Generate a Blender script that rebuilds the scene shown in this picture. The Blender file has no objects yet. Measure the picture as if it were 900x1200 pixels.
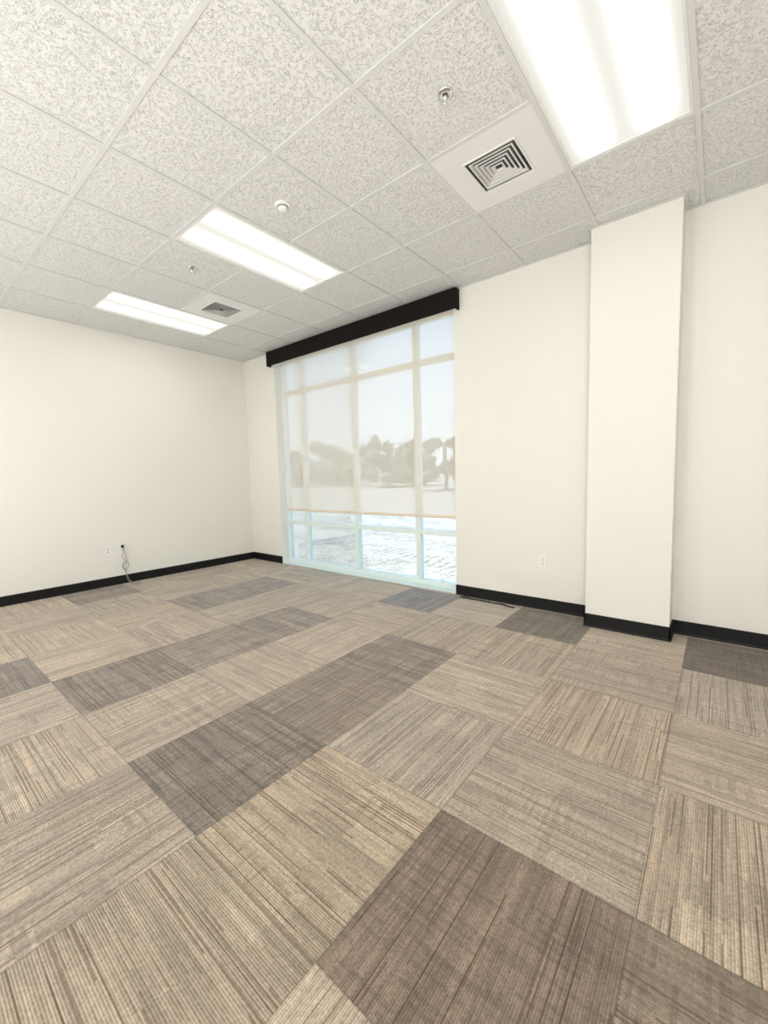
import bpy, bmesh, math, random
from mathutils import Vector, Matrix, noise
random.seed(7)
S = bpy.context.scene
COL = S.collection
PI = math.pi
T = 0.61
CEIL = 3.0
XL, XR, YB, YW = -5.65, 1.6, -1.6, 3.70
CAMZ = 1.22

# ------------------------------------------------------------------ materials
class NT:
    def __init__(s, name):
        s.m = bpy.data.materials.new(name); s.m.use_nodes = True
        s.t = s.m.node_tree; s.t.nodes.clear()
        s.out = s.t.nodes.new('ShaderNodeOutputMaterial')
    def n(s, typ, **kw):
        x = s.t.nodes.new(typ)
        for k, v in kw.items(): setattr(x, k, v)
        return x
    def set(s, inp, v):
        if isinstance(v, bpy.types.NodeSocket): s.t.links.new(v, inp)
        else: inp.default_value = v
    def math(s, op, a, b=0.0, c=None, clamp=False):
        x = s.n('ShaderNodeMath', operation=op, use_clamp=clamp)
        s.set(x.inputs[0], a); s.set(x.inputs[1], b)
        if c is not None: s.set(x.inputs[2], c)
        return x.outputs[0]
    def comb(s, x, y, z):
        c = s.n('ShaderNodeCombineXYZ')
        s.set(c.inputs[0], x); s.set(c.inputs[1], y); s.set(c.inputs[2], z)
        return c.outputs[0]
    def white(s, x, y, z):
        c = s.n('ShaderNodeTexWhiteNoise', noise_dimensions='3D')
        s.set(c.inputs['Vector'], s.comb(x, y, z)); return c.outputs['Value']
    def noise(s, vec, scale=1, detail=2, rough=.5, dist=0):
        x = s.n('ShaderNodeTexNoise')
        if vec is not None: s.set(x.inputs['Vector'], vec)
        x.inputs['Scale'].default_value = scale; x.inputs['Detail'].default_value = detail
        x.inputs['Roughness'].default_value = rough; x.inputs['Distortion'].default_value = dist
        return x.outputs['Fac']
    def ramp(s, fac, pts, interp='LINEAR'):
        x = s.n('ShaderNodeValToRGB'); s.set(x.inputs[0], fac)
        r = x.color_ramp; r.interpolation = interp
        while len(r.elements) < len(pts): r.elements.new(.5)
        for e, (p, c) in zip(r.elements, pts):
            e.position = p; e.color = (c, c, c, 1) if not isinstance(c, tuple) else (*c, 1)
        return x.outputs[0]
    def mix(s, fac, a, b, mode='MIX'):
        x = s.n('ShaderNodeMix', data_type='RGBA', blend_type=mode)
        s.set(x.inputs[0], fac)
        s.set(x.inputs[6], a if isinstance(a, bpy.types.NodeSocket) else (*a, 1))
        s.set(x.inputs[7], b if isinstance(b, bpy.types.NodeSocket) else (*b, 1))
        return x.outputs[2]
    def bump(s, h, strength=.3, dist=.01):
        x = s.n('ShaderNodeBump'); s.set(x.inputs['Height'], h)
        x.inputs['Strength'].default_value = strength; x.inputs['Distance'].default_value = dist
        return x.outputs[0]
    def principled(s, col, rough=.6, metal=0., normal=None, spec=.5):
        p = s.n('ShaderNodeBsdfPrincipled')
        s.set(p.inputs['Base Color'], col if isinstance(col, bpy.types.NodeSocket) else (*col, 1))
        s.set(p.inputs['Roughness'], rough); p.inputs['Metallic'].default_value = metal
        p.inputs['Specular IOR Level'].default_value = spec
        if normal is not None: s.set(p.inputs['Normal'], normal)
        s.t.links.new(p.outputs[0], s.out.inputs[0])
        return p
    def objco(s):
        return s.n('ShaderNodeTexCoord').outputs['Object']

def lin(r, g, b):
    f = lambda c: (c/255/12.92) if c/255 <= .04045 else ((c/255+.055)/1.055)**2.4
    return (f(r), f(g), f(b))

def mat_simple(name, col, rough=.5, metal=0., spec=.5, var=.05, scale=30, bump=0.05):
    n = NT(name); f = n.noise(n.objco(), scale, 3)
    c = n.mix(f, tuple(v*(1-var) for v in col), tuple(min(1, v*(1+var)) for v in col))
    n.principled(c, rough, metal, n.bump(f, bump, .002), spec)
    return n.m

def mat_wall():
    n = NT('painted_drywall'); co = n.objco()
    f = n.noise(co, 3, 2); g = n.noise(co, 260, 2)
    c = n.mix(f, (.855, .843, .79), (.87, .858, .805))
    n.principled(c, .75, 0, n.bump(g, .08, .001), .25)
    return n.m

def mat_tile():
    n = NT('fissured_ceiling_tile')
    a = n.n('ShaderNodeAttribute', attribute_name='off')
    ad = n.n('ShaderNodeVectorMath', operation='ADD')
    n.set(ad.inputs[0], n.objco()); n.set(ad.inputs[1], a.outputs['Vector'])
    v = ad.outputs[0]
    f1 = n.noise(v, 88, 1.5, .55, .9)
    worm = n.ramp(n.math('ABSOLUTE', n.math('SUBTRACT', f1, .5)), [(.0, 1.), (.020, .75), (.048, 0.)])
    mask = n.ramp(n.noise(v, 64, 1), [(.40, 0.), (.52, 1.)])
    pits = n.ramp(n.noise(v, 280, 1), [(.60, 0.), (.70, .4)])
    h = n.math('MAXIMUM', n.math('MULTIPLY', worm, mask), pits)
    c = n.mix(h, (.80, .795, .785), (.53, .525, .51))
    n.principled(c, .9, 0, n.bump(n.math('SUBTRACT', 1., h), .7, .003), .1)
    return n.m

def mat_carpet():
    n = NT('striped_carpet_tile')
    uv = n.n('ShaderNodeUVMap', uv_map='UVMap').outputs[0]
    sp = n.n('ShaderNodeSeparateXYZ'); n.set(sp.inputs[0], uv)
    u, v = sp.outputs[0], sp.outputs[1]
    col = n.n('ShaderNodeAttribute', attribute_name='tilecol').outputs['Color']
    pr = n.n('ShaderNodeAttribute', attribute_name='tileprop').outputs['Color']
    ps = n.n('ShaderNodeSeparateColor'); n.set(ps.inputs[0], pr)
    seed = n.math('MULTIPLY', ps.outputs[0], 60.); con = ps.outputs[1]; hatch = ps.outputs[2]
    U = lambda k: n.math('MULTIPLY', u, k)
    V = lambda k: n.math('MULTIPLY', v, k)
    NR = 88.
    cu = n.math('FLOOR', U(NR))
    loop = n.white(cu, n.math('FLOOR', V(130.)), seed)
    lt = n.ramp(loop, [(0., .78), (.5, 1.0), (1., 1.18)])
    r1 = n.white(cu, seed, 1.5)
    bv = n.math('FLOOR', n.math('ADD', V(3.2), n.math('MULTIPLY', r1, 9.)))
    r2 = n.white(cu, bv, seed)
    tone = n.ramp(r2, [(0., .78), (.25, .93), (.7, 1.05), (1., 1.19)])
    sA = n.noise(n.comb(U(17.), V(.3), seed), 1, 1, .6)
    a = n.ramp(sA, [(.36, .90), (.5, 1.0), (.66, 1.09)])
    pu = n.math('FLOOR', U(6.)); p1 = n.white(pu, seed, 7.5)
    pv = n.math('FLOOR', n.math('ADD', V(3.6), n.math('MULTIPLY', p1, 5.)))
    pw = n.white(pu, pv, n.math('ADD', seed, 3.))
    patch = n.ramp(pw, [(0., .89), (1., 1.10)])
    cv = n.math('FLOOR', V(50.))
    h1 = n.white(cv, n.math('FLOOR', n.math('ADD', U(4.), n.math('MULTIPLY', n.white(cv, 2.5, seed), 7.))), n.math('ADD', seed, 5.))
    cross = n.math('MULTIPLY', n.math('GREATER_THAN', h1, .74), n.math('MULTIPLY', n.math('GREATER_THAN', pw, n.math('SUBTRACT', 1., hatch)), .20))
    cross = n.math('SUBTRACT', 1., cross)
    mul = n.math('MULTIPLY', n.math('MULTIPLY', a, tone), n.math('MULTIPLY', patch, cross))
    mul = n.math('ADD', 1., n.math('MULTIPLY', n.math('SUBTRACT', mul, 1.), con))
    base = n.mix(1., col, n.comb(mul, mul, mul), 'MULTIPLY')
    NL = 50.
    cl = n.math('FLOOR', U(NL)); l1 = n.white(cl, seed, 11.5)
    lv = n.math('FLOOR', n.math('ADD', V(3.), n.math('MULTIPLY', l1, 8.)))
    l2 = n.white(cl, lv, n.math('ADD', seed, 9.))
    line = n.math('MULTIPLY', n.math('GREATER_THAN', l1, .60), n.math('GREATER_THAN', l2, .36))
    fu = n.math('FRACT', U(NL))
    thin = n.math('LESS_THAN', n.math('ABSOLUTE', n.math('SUBTRACT', fu, .5)), .19)
    line = n.math('MULTIPLY', n.math('MULTIPLY', line, thin), n.math('MULTIPLY', con, .68))
    dk = n.mix(1., col, (.34, .26, .22), 'MULTIPLY')
    base = n.mix(line, base, dk)
    rib = n.math('SINE', U(2*PI*NR))
    pile = n.noise(n.comb(U(210.), V(210.), seed), 1, 2, .75)
    rm = n.math('ADD', .94, n.math('MULTIPLY', rib, .16))
    pm = n.math('ADD', .64, n.math('MULTIPLY', pile, .72))
    rp = n.math('MULTIPLY', n.math('MULTIPLY', rm, pm), lt)
    base = n.mix(1., base, n.comb(rp, rp, rp), 'MULTIPLY')
    e = n.math('MINIMUM', n.math('MINIMUM', u, n.math('SUBTRACT', 1., u)), n.math('MINIMUM', v, n.math('SUBTRACT', 1., v)))
    sm = n.ramp(e, [(.0, .62), (.003, .78), (.007, 1.)])
    base = n.mix(1., base, sm, 'MULTIPLY')
    h = n.math('ADD', n.math('MULTIPLY', rib, .4), n.math('ADD', pile, n.math('MULTIPLY', loop, .3)))
    p = n.principled(base, .9, 0, n.bump(h, .6, .003), .15)
    p.inputs['Sheen Weight'].default_value = .25; p.inputs['Sheen Roughness'].default_value = .6
    return n.m

def mat_lens():
    n = NT('glowing_prismatic_lens')
    co = n.n('ShaderNodeTexCoord').outputs['Object']
    sp = n.n('ShaderNodeSeparateXYZ'); n.set(sp.inputs[0], co)
    ax = n.math('ABSOLUTE', sp.outputs[0])
    dx = n.math('DIVIDE', n.math('SUBTRACT', ax, .140), .050)
    g = n.math('EXPONENT', n.math('MULTIPLY', n.math('MULTIPLY', dx, dx), -1.))
    ay = n.math('ABSOLUTE', sp.outputs[1])
    fall = n.ramp(ay, [(.46, 1.), (.58, .02)])
    edge = n.ramp(ax, [(.0, .96), (.06, 1.0), (.22, 1.0), (.27, .88)])
    prism = n.math('MULTIPLY', edge, n.math('ADD', .96, n.math('MULTIPLY', n.noise(co, 160, 1), .06)))
    st = n.math('MULTIPLY', n.math('ADD', .96, n.math('MULTIPLY', n.math('MULTIPLY', g, fall), LAMP)), prism)
    e = n.n('ShaderNodeEmission'); n.set(e.inputs[0], (1., .972, .89, 1)); n.set(e.inputs[1], st)
    n.t.links.new(e.outputs[0], n.out.inputs[0])
    return n.m

def mat_glass():
    n = NT('clear_glass')
    t = n.n('ShaderNodeBsdfTransparent'); t.inputs[0].default_value = (.94, .98, .98, 1)
    g = n.n('ShaderNodeBsdfGlossy'); g.inputs['Roughness'].default_value = .02
    lw = n.n('ShaderNodeFresnel'); lw.inputs[0].default_value = 1.45
    d = n.ramp(n.noise(n.objco(), 4, 3), [(.4, 0.), (.8, .03)])
    mx = n.n('ShaderNodeMixShader'); n.set(mx.inputs[0], n.math('MULTIPLY', n.math('ADD', lw.outputs[0], d), .5))
    n.t.links.new(t.outputs[0], mx.inputs[1]); n.t.links.new(g.outputs[0], mx.inputs[2])
    n.t.links.new(mx.outputs[0], n.out.inputs[0])
    return n.m

def mat_shade():
    n = NT('cream_sunscreen_mesh')
    co = n.objco()
    w = n.noise(co, 500, 1)
    c = n.mix(w, (.92, .80, .68), (.95, .84, .72))
    t = n.n('ShaderNodeBsdfTransparent'); t.inputs[0].default_value = (1., .99, .98, 1)
    di = n.n('ShaderNodeBsdfDiffuse'); n.set(di.inputs[0], c)
    tr = n.n('ShaderNodeBsdfTranslucent'); n.set(tr.inputs[0], c)
    m1 = n.n('ShaderNodeMixShader'); m1.inputs[0].default_value = .5
    n.t.links.new(di.outputs[0], m1.inputs[1]); n.t.links.new(tr.outputs[0], m1.inputs[2])
    m2 = n.n('ShaderNodeMixShader'); m2.inputs[0].default_value = .69
    n.t.links.new(t.outputs[0], m2.inputs[1]); n.t.links.new(m1.outputs[0], m2.inputs[2])
    n.t.links.new(m2.outputs[0], n.out.inputs[0])
    return n.m

def mat_ground():
    n = NT('pale_sandy_ground'); co = n.objco()
    a = n.noise(co, 3.2, 6, .75); b = n.noise(co, 22, 4, .7, .3)
    sp = n.n('ShaderNodeSeparateXYZ'); n.set(sp.inputs[0], co)
    q = n.math('ADD', n.math('ADD', n.math('MULTIPLY', sp.outputs[1], 1.0), n.math('MULTIPLY', sp.outputs[0], .22)), n.math('MULTIPLY', n.noise(co, .5, 2), .8))
    rut = n.math('POWER', n.math('ABSOLUTE', n.math('SINE', n.math('MULTIPLY', q, 2.1))), 4.)
    tread = n.math('MULTIPLY', n.math('SINE', n.math('MULTIPLY', sp.outputs[0], 38.)), .05)
    f = n.math('ADD', n.math('MULTIPLY', a, .40), n.math('MULTIPLY', b, .60))
    f = n.math('ADD', f, n.math('MULTIPLY', rut, n.math('ADD', -.03, tread)))
    c = n.ramp(f, [(.36, (.20, .185, .165)), (.44, (.33, .31, .28)), (.50, (.45, .42, .385)), (.56, (.53, .50, .46))])
    n.principled(c, .95, 0, n.bump(f, .5, .05), .1)
    return n.m

def mat_leaf(name, c1, c2):
    n = NT(name); f = n.noise(n.objco(), 1.5, 4, .7)
    n.principled(n.ramp(f, [(.35, c1), (.65, c2)]), .8, 0, None, .2)
    return n.m

LAMP = 8.0
M = dict(
    wall=mat_wall(), tile=mat_tile(), carpet=mat_carpet(), lens=mat_lens(), glass=mat_glass(), shade=mat_shade(),
    ground=mat_ground(),
    tbar=mat_simple('white_painted_grid', (.68, .675, .665), .45, 0, .4, .02),
    white=mat_simple('white_enamel', (.79, .785, .77), .4, 0, .5, .02),
    louv=mat_simple('off_white_louver', (.70, .69, .675), .5, 0, .4, .02),
    base=mat_simple('black_vinyl_baseboard', (.008, .008, .009), .5, 0, .25, .2),
    valance=mat_simple('black_fabric_valance', (.010, .008, .007), .75, 0, .15, .3, 200),
    alu=mat_simple('pale_aluminium_frame', (.78, .89, .88), .4, .0, .4, .03),
    chrome=mat_simple('polished_chrome', (.75, .75, .74), .15, 1., .5, .03),
    plate=mat_simple('white_plastic', (.90, .89, .87), .35, 0, .5, .02),
    dark=mat_simple('dark_cavity', (.035, .034, .033), .8, 0, .1, .2),
    duct=mat_simple('galvanised_duct', (.20, .19, .18), .7, 0, .2, .2),
    blk=mat_simple('black_plastic', (.02, .02, .022), .4, 0, .5, .1),
    gcable=mat_simple('grey_cable_jacket', (.30, .31, .33), .4, 0, .5, .03),
    hem=mat_simple('cream_hem_bar', (.78, .68, .56), .5, 0, .3, .03),
    bark=mat_simple('tree_bark', (.28, .24, .20), .9, 0, .1, .3, 5),
    leafa=mat_leaf('olive_foliage', (.28, .29, .21), (.42, .43, .32)),
    leafb=mat_leaf('dark_green_foliage', (.16, .19, .12), (.30, .33, .22)),
    roof=mat_simple('roof_slab', (.5, .5, .5), .9),
)

# ------------------------------------------------------------------ helpers
def link(name, bm, m, parent=None, smooth=False):
    me = bpy.data.meshes.new(name); bm.to_mesh(me); bm.free()
    me.materials.append(m)
    if smooth:
        for p in me.polygons: p.use_smooth = True
    o = bpy.data.objects.new(name, me); COL.objects.link(o)
    if parent: o.parent = parent
    return o
def box(bm, x0, x1, y0, y1, z0, z1, bev=0, seg=2):
    r = bmesh.ops.create_cube(bm, size=1)
    for v in r['verts']:
        v.co = Vector(((x0+x1)/2+v.co.x*(x1-x0), (y0+y1)/2+v.co.y*(y1-y0), (z0+z1)/2+v.co.z*(z1-z0)))
    if bev:
        ed = list({e for v in r['verts'] for e in v.link_edges})
        bmesh.ops.bevel(bm, geom=ed, offset=bev, segments=seg, affect='EDGES', profile=.5)
def B(*a, **k):
    bm = bmesh.new(); box(bm, *a, **k); return bm
def struct(o):
    o['kind'] = 'structure'; return o
def tag(o, label, cat, group=None):
    o['label'] = label; o['category'] = cat
    if group: o['group'] = group
    return o
def thing(name, label, cat, loc, group=None, rot=(0, 0, 0)):
    o = bpy.data.objects.new(name, None); COL.objects.link(o)
    o.location = loc; o.rotation_euler = rot; o.empty_display_size = .1
    return tag(o, label, cat, group)
def lathe(bm, prof, seg=32):
    rings = []
    for r, z in prof:
        if r < 1e-6: rings.append([bm.verts.new((0, 0, z))])
        else: rings.append([bm.verts.new((r*math.cos(2*PI*i/seg), r*math.sin(2*PI*i/seg), z)) for i in range(seg)])
    for a, b in zip(rings, rings[1:]):
        for i in range(seg):
            j = (i+1) % seg
            if len(a) == 1 and len(b) == 1: continue
            if len(a) == 1: bm.faces.new((a[0], b[i], b[j]))
            elif len(b) == 1: bm.faces.new((a[i], b[0], a[j]))
            else: bm.faces.new((a[i], b[i], b[j], a[j]))
    bmesh.ops.recalc_face_normals(bm, faces=bm.faces)
def smoothpts(pts, n=8):
    P = [Vector(p) for p in pts]; out = []
    for i in range(len(P)-1):
        p0, p1, p2, p3 = P[max(i-1, 0)], P[i], P[i+1], P[min(i+2, len(P)-1)]
        for k in range(n):
            t = k/n
            out.append(.5*((2*p1)+(-p0+p2)*t+(2*p0-5*p1+4*p2-p3)*t*t+(-p0+3*p1-3*p2+p3)*t**3))
    out.append(P[-1]); return out
def tube(bm, pts, r, seg=8):
    P = smoothpts(pts); rings = []; prev = None
    for i, p in enumerate(P):
        d = (P[min(i+1, len(P)-1)]-P[max(i-1, 0)]).normalized()
        ref = prev if prev is not None else (Vector((0, 0, 1)) if abs(d.z) < .9 else Vector((1, 0, 0)))
        a = (ref-d*ref.dot(d)).normalized(); b = d.cross(a); prev = a
        rings.append([bm.verts.new(p+r*(a*math.cos(2*PI*k/seg)+b*math.sin(2*PI*k/seg))) for k in range(seg)])
    for a, b in zip(rings, rings[1:]):
        for k in range(seg): bm.faces.new((a[k], a[(k+1) % seg], b[(k+1) % seg], b[k]))
    bm.faces.new(rings[0][::-1]); bm.faces.new(rings[-1])

# ------------------------------------------------------------------ floor
def build_floor():
    bm = bmesh.new(); uvl = bm.loops.layers.uv.new('UVMap')
    c1 = bm.loops.layers.float_color.new('tilecol'); c2 = bm.loops.layers.float_color.new('tileprop')
    tans = [lin(198, 182, 163), lin(194, 179, 161), lin(202, 186, 167), lin(191, 177, 160), lin(199, 182, 162)]
    D2 = lin(148, 138, 128)
    dark = {(0, 1): lin(146, 128, 112), (1, 1): lin(154, 137, 121), (-2, 1): lin(144, 133, 122), (-2, 2): lin(162, 147, 133), (-2, 3): lin(160, 147, 135),
            (-4, 1): lin(152, 139, 127), (-4, 2): lin(166, 153, 140), (-4, 3): lin(163, 151, 140),
            (-6, 3): lin(160, 149, 138), (-6, 4): lin(165, 154, 143), (-5, 0): D2, (-8, 2): lin(162, 150, 139), (-3, 5): lin(154, 149, 148), (-1, 5): lin(136, 126, 115), (1, 5): lin(126, 114, 103)}  # the blue-grey tile near the window has a reflection painted into its colour
    rot = {(-1, 0): 1, (-2, 0): 0, (0, 1): 0, (1, 1): 1, (0, 2): 1, (0, 3): 0, (-1, 1): 1, (-1, 2): 0, (-2, 1): 1, (-2, 2): 0, (-2, 3): 1,
           (-4, 1): 1, (-4, 2): 0, (-4, 3): 1, (1, 2): 0, (1, 3): 1, (1, 4): 0, (0, 4): 1, (-1, 3): 1, (-1, 4): 0, (-3, 0): 1, (-3, 1): 0, (-2, -1): 1, (-1, -1): 0}
    spec = {(0, 2): (lin(188, 174, 156), .95), (-1, 2): (lin(190, 177, 160), .95), (0, 3): (lin(200, 181, 160), 1.25), (-1, 1): (lin(192, 174, 152), 1.1),
            (1, 4): (lin(192, 178, 162), 1.0), (-1, 0): (lin(185, 168, 148), 1.15), (-2, 0): (lin(182, 167, 149), 1.15), (1, 2): (lin(193, 175, 154), 1.1),
            (-2, 5): (lin(202, 190, 176), .8), (0, 5): (lin(202, 187, 169), .9)}
    for k in range(-9, 4):
        for m in range(-3, 7):
            X0, Y0 = -.755+T*k, T*m
            x0, x1 = max(X0, XL), min(X0+T, XR); y0, y1 = max(Y0, YB), min(Y0+T, 3.86)
            if x1-x0 < .002 or y1-y0 < .002: continue
            f = bm.faces.new([bm.verts.new(p) for p in ((x0, y0, 0), (x1, y0, 0), (x1, y1, 0), (x0, y1, 0))])
            key = (k, m)
            col, con = dark.get(key), 1.1
            if key in spec: col, con = spec[key]
            if col is None: col = random.choice(tans); con = random.uniform(.9, 1.2)
            r = rot.get(key, (k+m) % 2 if random.random() < .9 else random.randint(0, 1))
            sd = random.random()
            ht = .95 if key in dark else random.choice((0, .1, .25, .6))
            for l in f.loops:
                a, b = (l.vert.co.x-X0)/T, (l.vert.co.y-Y0)/T
                l[uvl].uv = (a, b) if r == 0 else (b, a)
                l[c1] = (*col, 1); l[c2] = (sd, con, ht, 1)
    o = link('floor', bm, M['carpet']); struct(o)
    struct(link('floor_slab', B(XL-.2, XR+.2, YB-.2, 3.90, -.16, -.005), M['roof']))
build_floor()

# ------------------------------------------------------------------ walls
WX0, WX1, WT = -4.93, -2.07, 2.90
struct(link('wall_left', B(XL-.15, XL, YB-.15, 3.90, -.01, 3.2), M['wall']))
struct(link('wall_right', B(XR, XR+.15, YB-.15, 3.90, -.01, 3.2), M['wall']))
struct(link('wall_front', B(XL, XR, YB-.15, YB, -.01, 3.2), M['wall']))
bm = bmesh.new()
box(bm, XL, WX0, YW, 3.90, -.01, 3.2); box(bm, WX1, XR, YW, 3.90, -.01, 3.2); box(bm, WX0, WX1, YW, 3.90, WT, 3.2)
struct(link('wall_back', bm, M['wall']))
CX0, CX1, CY = -.80, -.248, 3.495
struct(link('wall_pilaster', B(CX0, CX1, CY, YW, -.01, 3.1), M['wall']))
def baseboard(name, x0, y0, x1, y1, nx, ny):
    bm = bmesh.new(); h = .102; t = .009
    prof = [(0, 0), (t+.007, 0), (t+.003, .006), (t, .016), (t, h-.006), (t*.5, h), (0, h)]
    A = [bm.verts.new((x0+nx*d, y0+ny*d, z+.0005)) for d, z in prof]
    Bv = [bm.verts.new((x1+nx*d, y1+ny*d, z+.0005)) for d, z in prof]
    for i in range(len(prof)):
        j = (i+1) % len(prof); bm.faces.new((A[i], A[j], Bv[j], Bv[i]))
    bm.faces.new(A); bm.faces.new(Bv[::-1])
    bmesh.ops.recalc_face_normals(bm, faces=bm.faces)
    return struct(link(name, bm, M['base']))
baseboard('baseboard_left', XL, YB, XL, YW, 1, 0)
baseboard('baseboard_right', XR, YB, XR, YW, -1, 0)
baseboard('baseboard_front', XL, YB, XR, YB, 0, 1)
baseboard('baseboard_back_corner', XL, YW, WX0+.0, YW, 0, -1)
baseboard('baseboard_back', WX1, YW, CX0, YW, 0, -1)
baseboard('baseboard_back_right', CX1, YW, XR, YW, 0, -1)
baseboard('baseboard_pilaster', CX0-.009, CY, CX1+.009, CY, 0, -1)
baseboard('baseboard_pilaster_left', CX0, CY-.009, CX0, YW, -1, 0)
baseboard('baseboard_pilaster_right', CX1, CY-.009, CX1, YW, 1, 0)

# ------------------------------------------------------------------ ceiling
gx = [-.15-T*i for i in range(-3, 10)]
gx = sorted([x for x in gx if XL < x < XR]); gy = [.32+T*i for i in range(-4, 6)]
gy = sorted([y for y in gy if YB < y < YW])
def cell(x, y): return (round((x+.15)/T-.5), round((y-.32)/T-.5))
lights = [(-.455, 2.15), (-2.895, 2.15), (-4.725, 2.15), (-.455, -.29), (-2.895, -.29), (-4.725, -.29)]
vents = [(-1.065, 2.455), (-4.115, 2.455)]
occ = set()
for x, y in lights: occ.add(cell(x, y-.305)); occ.add(cell(x, y+.305))
for x, y in vents: occ.add(cell(x, y))
bm = bmesh.new(); ol = bm.loops.layers.float_color.new('off')
xs = [XL]+gx+[XR]; ys = [YB]+gy+[YW]
for a, b in zip(xs, xs[1:]):
    for c, d in zip(ys, ys[1:]):
        if b-a < .003: continue
        if cell((a+b)/2, (c+d)/2) in occ and b-a > .6 and d-c > .6: continue
        f = bm.faces.new([bm.verts.new(p) for p in ((a, c, CEIL+.006), (a, d, CEIL+.006), (b, d, CEIL+.006), (b, c, CEIL+.006))])
        of = (random.uniform(0, 40), random.uniform(0, 40), random.uniform(0, 40), 1)
        for l in f.loops: l[ol] = of
ceil = struct(link('ceiling', bm, M['tile']))
bm = bmesh.new(); hw = .012
for x in gx: box(bm, x-hw, x+hw, YB, YW, CEIL-.002, CEIL+.006)
for y in gy:
    for a, b in zip(xs, xs[1:]):
        mid = (a+b)/2
        if any(abs(mid-lx) < .1 and abs(y-ly) < .1 for lx, ly in lights): continue
        if b-a > .03: box(bm, a+hw*(a in gx), b-hw*(b in gx), y-hw, y+hw, CEIL-.0018, CEIL+.006)
link('ceiling_grid', bm, M['tbar'], ceil)
bm = bmesh.new()
t_ = .02
for (a, b, c, d) in ((XL, XR, YB, YB+t_), (XL, XR, YW-t_, YW), (XL, XL+t_, YB+t_, YW-t_), (XR-t_, XR, YB+t_, YW-t_)):
    box(bm, a, b, c, d, CEIL-.003, CEIL+.004)
for (a, b, c, d) in ((CX0-t_, CX1+t_, CY-t_, CY), (CX0-t_, CX0, CY, YW-t_), (CX1, CX1+t_, CY, YW-t_)):
    box(bm, a, b, c, d, CEIL-.0032, CEIL+.004)
link('wall_angle', bm, M['tbar'], ceil)
struct(link('ceiling_slab', B(XL-.15, XR+.15, YB-.15, 3.90, 3.2, 3.35), M['roof']))

llab = ['large glowing rectangular ceiling light nearest the camera, beside the square vent',
        'glowing rectangular ceiling light in the middle, beyond the round white sensor',
        'farthest glowing rectangular ceiling light, close to the left wall',
        'ceiling light in the row behind the camera, above the right side of the room',
        'ceiling light in the row behind the camera, above the middle of the room',
        'ceiling light in the row behind the camera, near the left wall']
for (x, y), lb in zip(lights, llab):
    t = thing('ceiling_light', lb, 'ceiling light', (x, y, CEIL), 'recessed fluorescent ceiling lights')
    W, H = .305-hw, .61-hw
    bm = bmesh.new(); fw = .018
    for (a, b, c, d) in ((-W, W, -H, -H+fw), (-W, W, H-fw, H), (-W, -W+fw, -H+fw, H-fw), (W-fw, W, -H+fw, H-fw)):
        box(bm, a, b, c, d, .0005, .018, bev=.0015, seg=1)
    link('frame', bm, M['white'], t)
    link('lens', B(-W+fw, W-fw, -H+fw, H-fw, .010, .014), M['lens'], t)
    bm = bmesh.new(); box(bm, -W, W, -H, H, .095, .11)
    for (a, b, c, d) in ((-W, W, -H, -H+.003), (-W, W, H-.003, H), (-W, -W+.003, -H, H), (W-.003, W, -H, H)): box(bm, a, b, c, d, .018, .095)
    link('housing', bm, M['white'], t)

def vent(x, y, lb, far=False):
    t = thing('air_vent', lb, 'air vent', (x, y, CEIL), 'square ceiling air diffusers')
    W = .305-hw; o = .158
    bm = bmesh.new()
    for (a, b, c, d) in ((-W, W, -W, -o), (-W, W, o, W), (-W, -o, -o, o), (o, W, -o, o)): box(bm, a, b, c, d, .001, .006)
    link('panel', bm, M['white'], t)
    bm = bmesh.new()
    for (a, b, c, d) in ((-o, o, -o, -o+.012), (-o, o, o-.012, o), (-o, -o+.012, -o+.012, o-.012), (o-.012, o, -o+.012, o-.012)):
        box(bm, a, b, c, d, -.005, .004, bev=.002, seg=1)
    link('frame', bm, M['white'], t)
    wd = .005 if far else .009
    for r in (.130, .106, .082, .058, .034):
        # a flat lip with an angled blade rising inward behind it
        bm = bmesh.new(); q = r-wd
        for (a, b, c, d) in ((-r, r, -r, -q), (-r, r, q, r), (-r, -q, -q, q), (q, r, -q, q)):
            box(bm, a, b, c, d, -.003, -.0005)
        dr, zt = (.002, .002) if far else (.006, .009)
        cs = ((-1, -1), (1, -1), (1, 1), (-1, 1))
        A = [bm.verts.new((sx*q, sy*q, -.001)) for sx, sy in cs]; A2 = [bm.verts.new((sx*(q+.0015), sy*(q+.0015), -.001)) for sx, sy in cs]
        C = [bm.verts.new((sx*(q-dr), sy*(q-dr), zt)) for sx, sy in cs]; C2 = [bm.verts.new((sx*(q-dr+.0015), sy*(q-dr+.0015), zt)) for sx, sy in cs]
        for i in range(4):
            j = (i+1) % 4
            for qd in ((A[i], A[j], C[j], C[i]), (A2[i], C2[i], C2[j], A2[j]), (C[i], C[j], C2[j], C2[i]), (A[i], A2[i], A2[j], A[j])): bm.faces.new(qd)
        link('louver', bm, M['louv'], t)
    bm = bmesh.new()
    box(bm, -o, o, -o, o, .10, .105)
    for (a, b, c, d) in ((-o, o, -o, -o+.002), (-o, o, o-.002, o), (-o, -o+.002, -o, o), (o-.002, o, -o, o)): box(bm, a, b, c, d, .0065, .10)
    link('duct', bm, M['dark'] if far else M['duct'], t)
vent(*vents[0], 'square louvred air vent in a smooth white panel beside the nearest light')
vent(*vents[1], 'small far square air vent between the middle and farthest ceiling lights', True)

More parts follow.
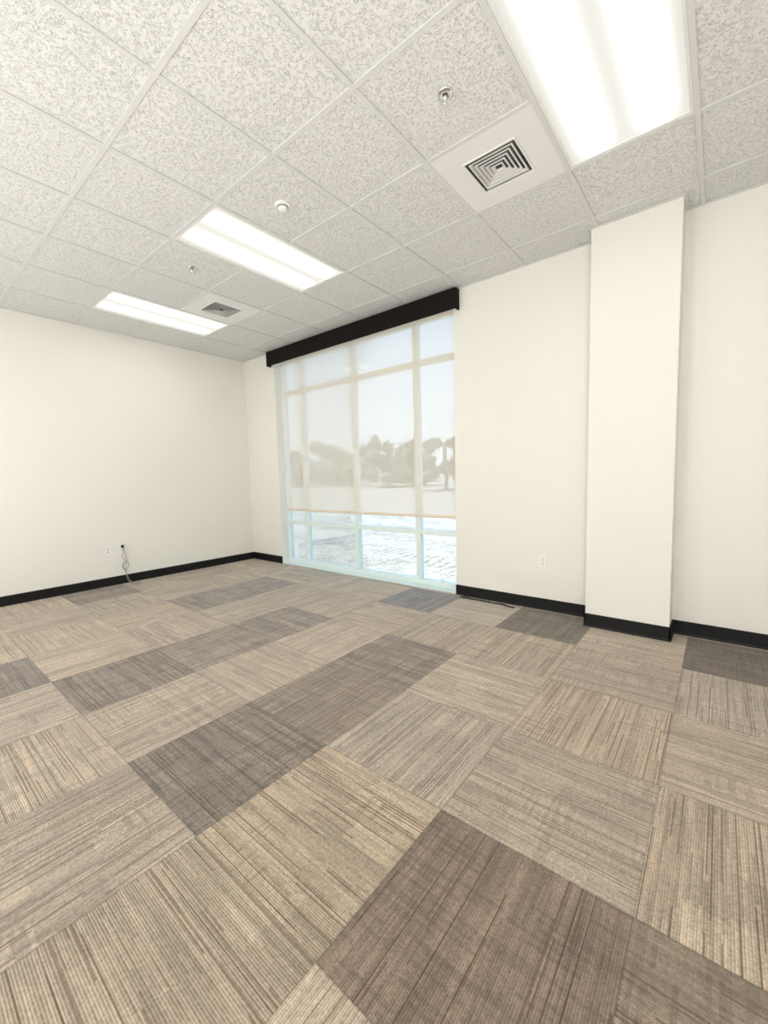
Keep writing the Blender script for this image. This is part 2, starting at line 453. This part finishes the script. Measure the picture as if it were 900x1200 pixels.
def sprinkler(x, y, lb):
    t = thing('ceiling_sprinkler', lb, 'sprinkler', (x, y, CEIL+.006), 'chrome pendant fire sprinklers')
    bm = bmesh.new(); lathe(bm, [(.012, .0), (.038, .0), (.037, -.004), (.028, -.010), (.013, -.012), (.012, .0)])
    link('escutcheon', bm, M['chrome'], t, True)
    bm = bmesh.new(); lathe(bm, [(0, 0), (.010, 0), (.010, -.022), (.007, -.026), (.003, -.03), (.003, -.040), (0, -.040)], 20)
    link('body', bm, M['chrome'], t, True)
    bm = bmesh.new()
    for s in (-1, 1): tube(bm, [(s*.009, 0, -.020), (s*.014, 0, -.030), (s*.010, 0, -.042), (s*.002, 0, -.048)], .002)
    link('yoke', bm, M['chrome'], t, True)
    bm = bmesh.new()
    for i in range(12):
        a = 2*PI*i/12; r0, r1 = .006, .016
        p = [(r0, -.18), (r1, -.16), (r1, .16), (r0, .18)]
        vs = [bm.verts.new((r*math.cos(a+q), r*math.sin(a+q), -.049)) for r, q in p]
        vs2 = [bm.verts.new((v.co.x, v.co.y, -.0505)) for v in vs]
        bm.faces.new(vs); bm.faces.new(vs2[::-1])
        for q in range(4): bm.faces.new((vs[q], vs2[q], vs2[(q+1) % 4], vs[(q+1) % 4]))
    lathe(bm, [(0, -.047), (.0075, -.047), (.0075, -.052), (0, -.052)], 16)
    bmesh.ops.recalc_face_normals(bm, faces=bm.faces)
    link('deflector', bm, M['chrome'], t)
sprinkler(-1.065, 1.845, 'chrome fire sprinkler head nearest the camera, beside the large light')
sprinkler(-3.505, 1.845, 'small far chrome sprinkler head between the middle and farthest lights')
t = thing('smoke_detector', 'round white sensor disc on the ceiling tile before the middle light', 'smoke detector', (-2.285, 1.845, CEIL+.006))
bm = bmesh.new(); lathe(bm, [(0, 0), (.052, 0), (.052, -.008), (.047, -.013), (0, -.013)], 40); link('base', bm, M['plate'], t, False)
bm = bmesh.new(); lathe(bm, [(0, -.013), (.034, -.013), (.033, -.022), (.026, -.030), (.012, -.033), (0, -.033)], 40); link('dome', bm, M['plate'], t, True)
bm = bmesh.new(); lathe(bm, [(.0345, -.016), (.036, -.016), (.036, -.019), (.0335, -.019), (.0345, -.016)], 40); link('sensing_slot', bm, M['dark'], t, True)

# ------------------------------------------------------------------ window
FY0, FY1 = 3.81, 3.88
win = bpy.data.objects.new('window_1', None); COL.objects.link(win); win['kind'] = 'structure'
bm = bmesh.new(); fw = .05
box(bm, WX0, WX0+fw, FY0, FY1, .0, WT, bev=.003, seg=1); box(bm, WX1-fw, WX1, FY0, FY1, .0, WT, bev=.003, seg=1)
box(bm, WX0+fw, WX1-fw, FY0, FY1, .0, .065, bev=.003, seg=1); box(bm, WX0+fw, WX1-fw, FY0, FY1, WT-.06, WT, bev=.003, seg=1)
link('window_frame', bm, M['alu'], win)
MX = [-4.50, -3.545, -2.61]
for mx in MX: link('mullion', B(mx-.03, mx+.03, FY0, FY1, .065, WT-.06, bev=.003, seg=1), M['alu'], win)
ed = [WX0+fw]+[v for mx in MX for v in (mx-.03, mx+.03)]+[WX1-fw]
for z in (.60, 2.43):
    bm = bmesh.new()
    for i in range(0, 8, 2): box(bm, ed[i], ed[i+1], FY0+.004, FY1-.004, z-.028, z+.028, bev=.002, seg=1)
    link('transom', bm, M['alu'], win)
link('glazing', B(WX0+fw-.005, WX1-fw+.005, 3.845, 3.849, .06, WT-.05), M['glass'], win)
link('sill', B(WX0, WX1, YW+.005, FY0, .0, .012, bev=.002, seg=1), M['alu'], win)

t = thing('roller_shade', 'wide cream see-through roller shade lowered over most of the window', 'window shade', (-3.48, 3.765, .77))
bm = bmesh.new(); NX, NZ = 40, 30; W2 = 1.385; Hh = 2.09
g = [[bm.verts.new((-W2+2*W2*i/NX, .0025*math.sin(i*.9)*(1-j/NZ), .03+(Hh-.03)*j/NZ)) for i in range(NX+1)] for j in range(NZ+1)]
for j in range(NZ):
    for i in range(NX): bm.faces.new((g[j][i], g[j][i+1], g[j+1][i+1], g[j+1][i]))
link('fabric', bm, M['shade'], t, True)
link('hem_bar', B(-W2, W2, -.006, .006, .0, .032, bev=.004), M['hem'], t)
t = thing('valance', 'long black fabric-covered valance box above the window, just below the ceiling', 'valance', (-3.50, YW, 2.80))
link('front_board', B(-1.5, 1.495, -.075, -.060, 0, .192, bev=.004), M['valance'], t)
link('end_board', B(-1.5, -1.485, -.060, -.001, 0, .192, bev=.002, seg=1), M['valance'], t)
link('end_board', B(1.48, 1.495, -.060, -.001, 0, .192, bev=.002, seg=1), M['valance'], t)
link('top_board', B(-1.485, 1.48, -.060, -.001, .180, .192), M['valance'], t)

# ------------------------------------------------------------------ outlets
def outlet(loc, rotz, lb, kind='duplex'):
    t = thing('power_outlet' if kind == 'duplex' else 'data_outlet', lb, 'outlet', loc, None, (0, 0, rotz))
    link('plate', B(-.036, .036, -.006, -.0003, -.058, .058, bev=.003, seg=3), M['plate'], t)
    if kind == 'duplex':
        for s in (-1, 1):
            bm = bmesh.new(); box(bm, -.0165, .0165, -.009, -.006, s*.0195-.014, s*.0195+.014, bev=.0014, seg=2)
            r = link('receptacle', bm, M['plate'], t)
            bm = bmesh.new()
            box(bm, -.0078, -.0054, -.0096, -.0088, s*.0195-.001, s*.0195+.008); box(bm, .0054, .0078, -.0096, -.0088, s*.0195, s*.0195+.008)
            box(bm, -.0028, .0028, -.0096, -.0088, s*.0195-.0095, s*.0195-.0045, bev=.0003, seg=1)
            link('slots', bm, M['dark'], r)
        link('screw', B(-.003, .003, -.0072, -.0058, -.003, .003, bev=.0005, seg=1), M['chrome'], t)
    else:
        for s in (-1, 1):
            link('jack', B(-.010, .010, -.0085, -.006, s*.016-.010, s*.016+.010, bev=.0007, seg=1), M['plate'], t)
            link('socket', B(-.006, .006, -.009, -.0083, s*.016-.005, s*.016+.004), M['dark'], t)
    return t
outlet((-1.20, YW, .437), 0, 'white duplex wall outlet low on the wall between window and pilaster')
outlet((XL, 1.72, .425), PI/2, 'plain white data outlet plate on the left wall, nothing plugged in', 'data')
outlet((XL, 1.87, .437), PI/2, 'white wall outlet on the left wall with black adapter plugged in')
t = thing('power_adapter', 'small black plug adapter in the left wall outlet with coiled dangling cords', 'power adapter', (XL+.0097, 1.87, .457))
link('body', B(.0, .026, -.014, .014, -.016, .018, bev=.004), M['blk'], t)
bm = bmesh.new()
tube(bm, [(.014, 0, -.012), (.018, .004, -.06), (.022, -.012, -.12), (.028, .014, -.17), (.024, .022, -.23), (.024, .008, -.30), (.032, .022, -.36), (.045, .04, -.42), (.075, .055, -.4525), (.14, .02, -.4535), (.20, .06, -.4535), (.23, .10, -.4535)], .0028)
link('cord', bm, M['gcable'], t, True)
bm = bmesh.new()
pts = [(.02, .006, -.012), (.03, .02, -.10), (.04, .03, -.17), (.042, .005, -.21), (.038, -.025, -.25), (.042, .005, -.29), (.04, .04, -.24), (.045, .03, -.19), (.045, .0, -.18), (.045, -.025, -.23), (.04, .01, -.30), (.045, .01, -.38), (.07, .04, -.44), (.12, .09, -.4535), (.19, .11, -.4535), (.25, .05, -.4535)]
tube(bm, pts, .0032)
link('cable_coil', bm, M['gcable'], t, True)

bm = bmesh.new(); N = 30
rings = []
for i in range(N+1):
    s = i/N; x = -1.98+.56*s; y = 3.61+.018*math.sin(s*5)+.01*s; z = .004+.010*max(0, math.sin(s*9+1))**2
    w = .017*(1-.3*math.sin(s*PI*.9))
    rings.append([bm.verts.new(p) for p in ((x, y-w, z-.0035), (x, y+w, z-.0035), (x, y+w, z+.0015), (x, y-w, z+.0015))])
for a, b in zip(rings, rings[1:]):
    for k in range(4): bm.faces.new((a[k], a[(k+1) % 4], b[(k+1) % 4], b[k]))
bm.faces.new(rings[0][::-1]); bm.faces.new(rings[-1]); bmesh.ops.recalc_face_normals(bm, faces=bm.faces)
tag(link('rubber_strip', bm, M['blk'], None, True), 'loose black rubber strip lying on the carpet beside the window corner', 'rubber strip')

# ------------------------------------------------------------------ outside
bm = bmesh.new(); NX, NY = 110, 90
def gz(x, y): return -.18+(.10*noise.noise(Vector((x*.35, y*.5, 0)))+.05*noise.noise(Vector((x*1.4, y*1.4, 3))))*min(1, (y-3.9)/1.5)+max(0, (y-30))*.012
rows = []
for j in range(NY+1):
    y = 3.9+(j/NY)**2.2*110; k = .12+.88*(j/NY)
    rows.append([bm.verts.new(((-110+150*i/NX)*k, y, gz((-110+150*i/NX)*k, y))) for i in range(NX+1)])
for a, b in zip(rows, rows[1:]):
    for i in range(NX): bm.faces.new((a[i], a[i+1], b[i+1], b[i]))
struct(link('ground', bm, M['ground'], None, True))

def tree(x, y, h, w, lb, mat, seed):
    R = random.Random(seed); z0 = gz(x, y)
    t = thing('tree', lb, 'tree', (x, y, z0), 'trees beyond the window')
    bm = bmesh.new(); tube(bm, [(0, 0, -.2), (.1, 0, h*.2), (-.1, .1, h*.45), (0, 0, h*.7)], .03*h)
    for k in range(5):
        a = R.uniform(0, 6.28); tube(bm, [(0, 0, h*.3), (w*.2*math.cos(a), w*.2*math.sin(a), h*.5), (w*.4*math.cos(a), w*.4*math.sin(a), h*.68)], .012*h, 6)
    link('trunk', bm, M['bark'], t, True)
    bm = bmesh.new()
    for k in range(46):
        a = R.uniform(0, 6.28); r = math.sqrt(R.random())*w*.5
        zz = h*(.12+.76*R.random()*(1-(r/(w*.52))**2*.75)); s = w*R.uniform(.05, .10)
        q = bmesh.ops.create_icosphere(bm, subdivisions=2, radius=s)
        c = Vector((r*math.cos(a), r*math.sin(a), zz))
        for v in q['verts']:
            v.co = c+v.co*(1+.45*noise.noise(v.co*2.5/s*.6+c)+.3*noise.noise(v.co*7/s*.6+c))
        for _ in range(130):
            d = Vector((R.gauss(0, 1), R.gauss(0, 1), R.gauss(0, 1))).normalized()
            p = c+d*s*R.uniform(.9, 1.8); e = .018*w
            a1 = Vector((R.gauss(0, 1), R.gauss(0, 1), R.gauss(0, 1))).normalized()*e; b1 = d.cross(a1)
            bm.faces.new([bm.verts.new(p+q_) for q_ in (a1, b1*.5, -a1, -b1*.5)])
    link('foliage', bm, mat, t)
def tr(slope, y, h, w, lb, m, s): tree(slope*y, y, h, w, lb, m, s)
tr(-.79, 42, 8.0, 10, 'broad rounded tree seen through the shade in the widest central pane', M['leafb'], 1)
tr(-.59, 34, 6.2, 6, 'tree seen through the shade in the rightmost pane', M['leafb'], 2)
tr(-1.06, 46, 7.6, 11, 'hazy tree seen through the shade in the second pane from the left', M['leafa'], 3)
tr(-.94, 60, 5.0, 8, 'low distant tree just left of the broad rounded tree', M['leafa'], 4)
tr(-1.26, 50, 7.0, 9, 'tree seen through the shade in the narrow leftmost pane', M['leafa'], 5)
tr(-.70, 62, 5.5, 9, 'distant tree between the broad rounded tree and the rightmost one', M['leafa'], 6)

# ------------------------------------------------------------------ light
w = bpy.data.worlds.new('sky'); S.world = w; w.use_nodes = True
nt = w.node_tree; nt.nodes.clear()
o = nt.nodes.new('ShaderNodeOutputWorld'); bg = nt.nodes.new('ShaderNodeBackground')
tc = nt.nodes.new('ShaderNodeTexCoord'); sp = nt.nodes.new('ShaderNodeSeparateXYZ'); rp = nt.nodes.new('ShaderNodeValToRGB')
nt.links.new(tc.outputs['Generated'], sp.inputs[0]); nt.links.new(sp.outputs[2], rp.inputs[0])
rp.color_ramp.elements[0].position = 0; rp.color_ramp.elements[0].color = (.84, .91, 1, 1)
rp.color_ramp.elements[1].position = .40; rp.color_ramp.elements[1].color = (.52, .73, 1, 1)
nt.links.new(rp.outputs[0], bg.inputs[0]); bg.inputs[1].default_value = 1.75
nt.links.new(bg.outputs[0], o.inputs[0])
sun = bpy.data.lights.new('sun', 'SUN'); sun.energy = 6.8; sun.angle = .01; sun.color = (1, .95, .88)
so = bpy.data.objects.new('sun', sun); COL.objects.link(so)
d = Vector((.75, .12, -1.0)).normalized(); so.rotation_euler = d.to_track_quat('-Z', 'Y').to_euler()
# added soft fill lamps, no real fixtures, unseen behind the camera, brightening the ceiling
for x, e_ in ((-3.9, 40), (-1.7, 42), (.7, 62)):
    a = bpy.data.lights.new('added_fill', 'AREA'); a.shape = 'DISK'; a.size = .9; a.energy = e_; a.color = (1, .995, .985)
    ao = bpy.data.objects.new('added_fill', a); COL.objects.link(ao); ao.location = (x, -1.1, .4)
    ao.rotation_euler = Vector((0, .65, 1)).normalized().to_track_quat('-Z', 'Y').to_euler()

# ------------------------------------------------------------------ camera
cam = bpy.data.cameras.new('camera'); co = bpy.data.objects.new('camera', cam); COL.objects.link(co)
cam.sensor_fit = 'HORIZONTAL'; cam.sensor_width = 36; cam.lens = 486/900*36; cam.clip_start = .02; cam.clip_end = 500
fwd = Vector((-.6278, .7735, -.0843)).normalized(); up = Vector((-.0336, .0812, .9962))
right = fwd.cross(up).normalized(); up = right.cross(fwd).normalized()
m = Matrix((right, up, -fwd)).transposed().to_4x4(); m.translation = Vector((0, 0, CAMZ)); co.matrix_world = m
S.camera = co
S.view_settings.view_transform = 'Standard'
S.view_settings.look = 'None'
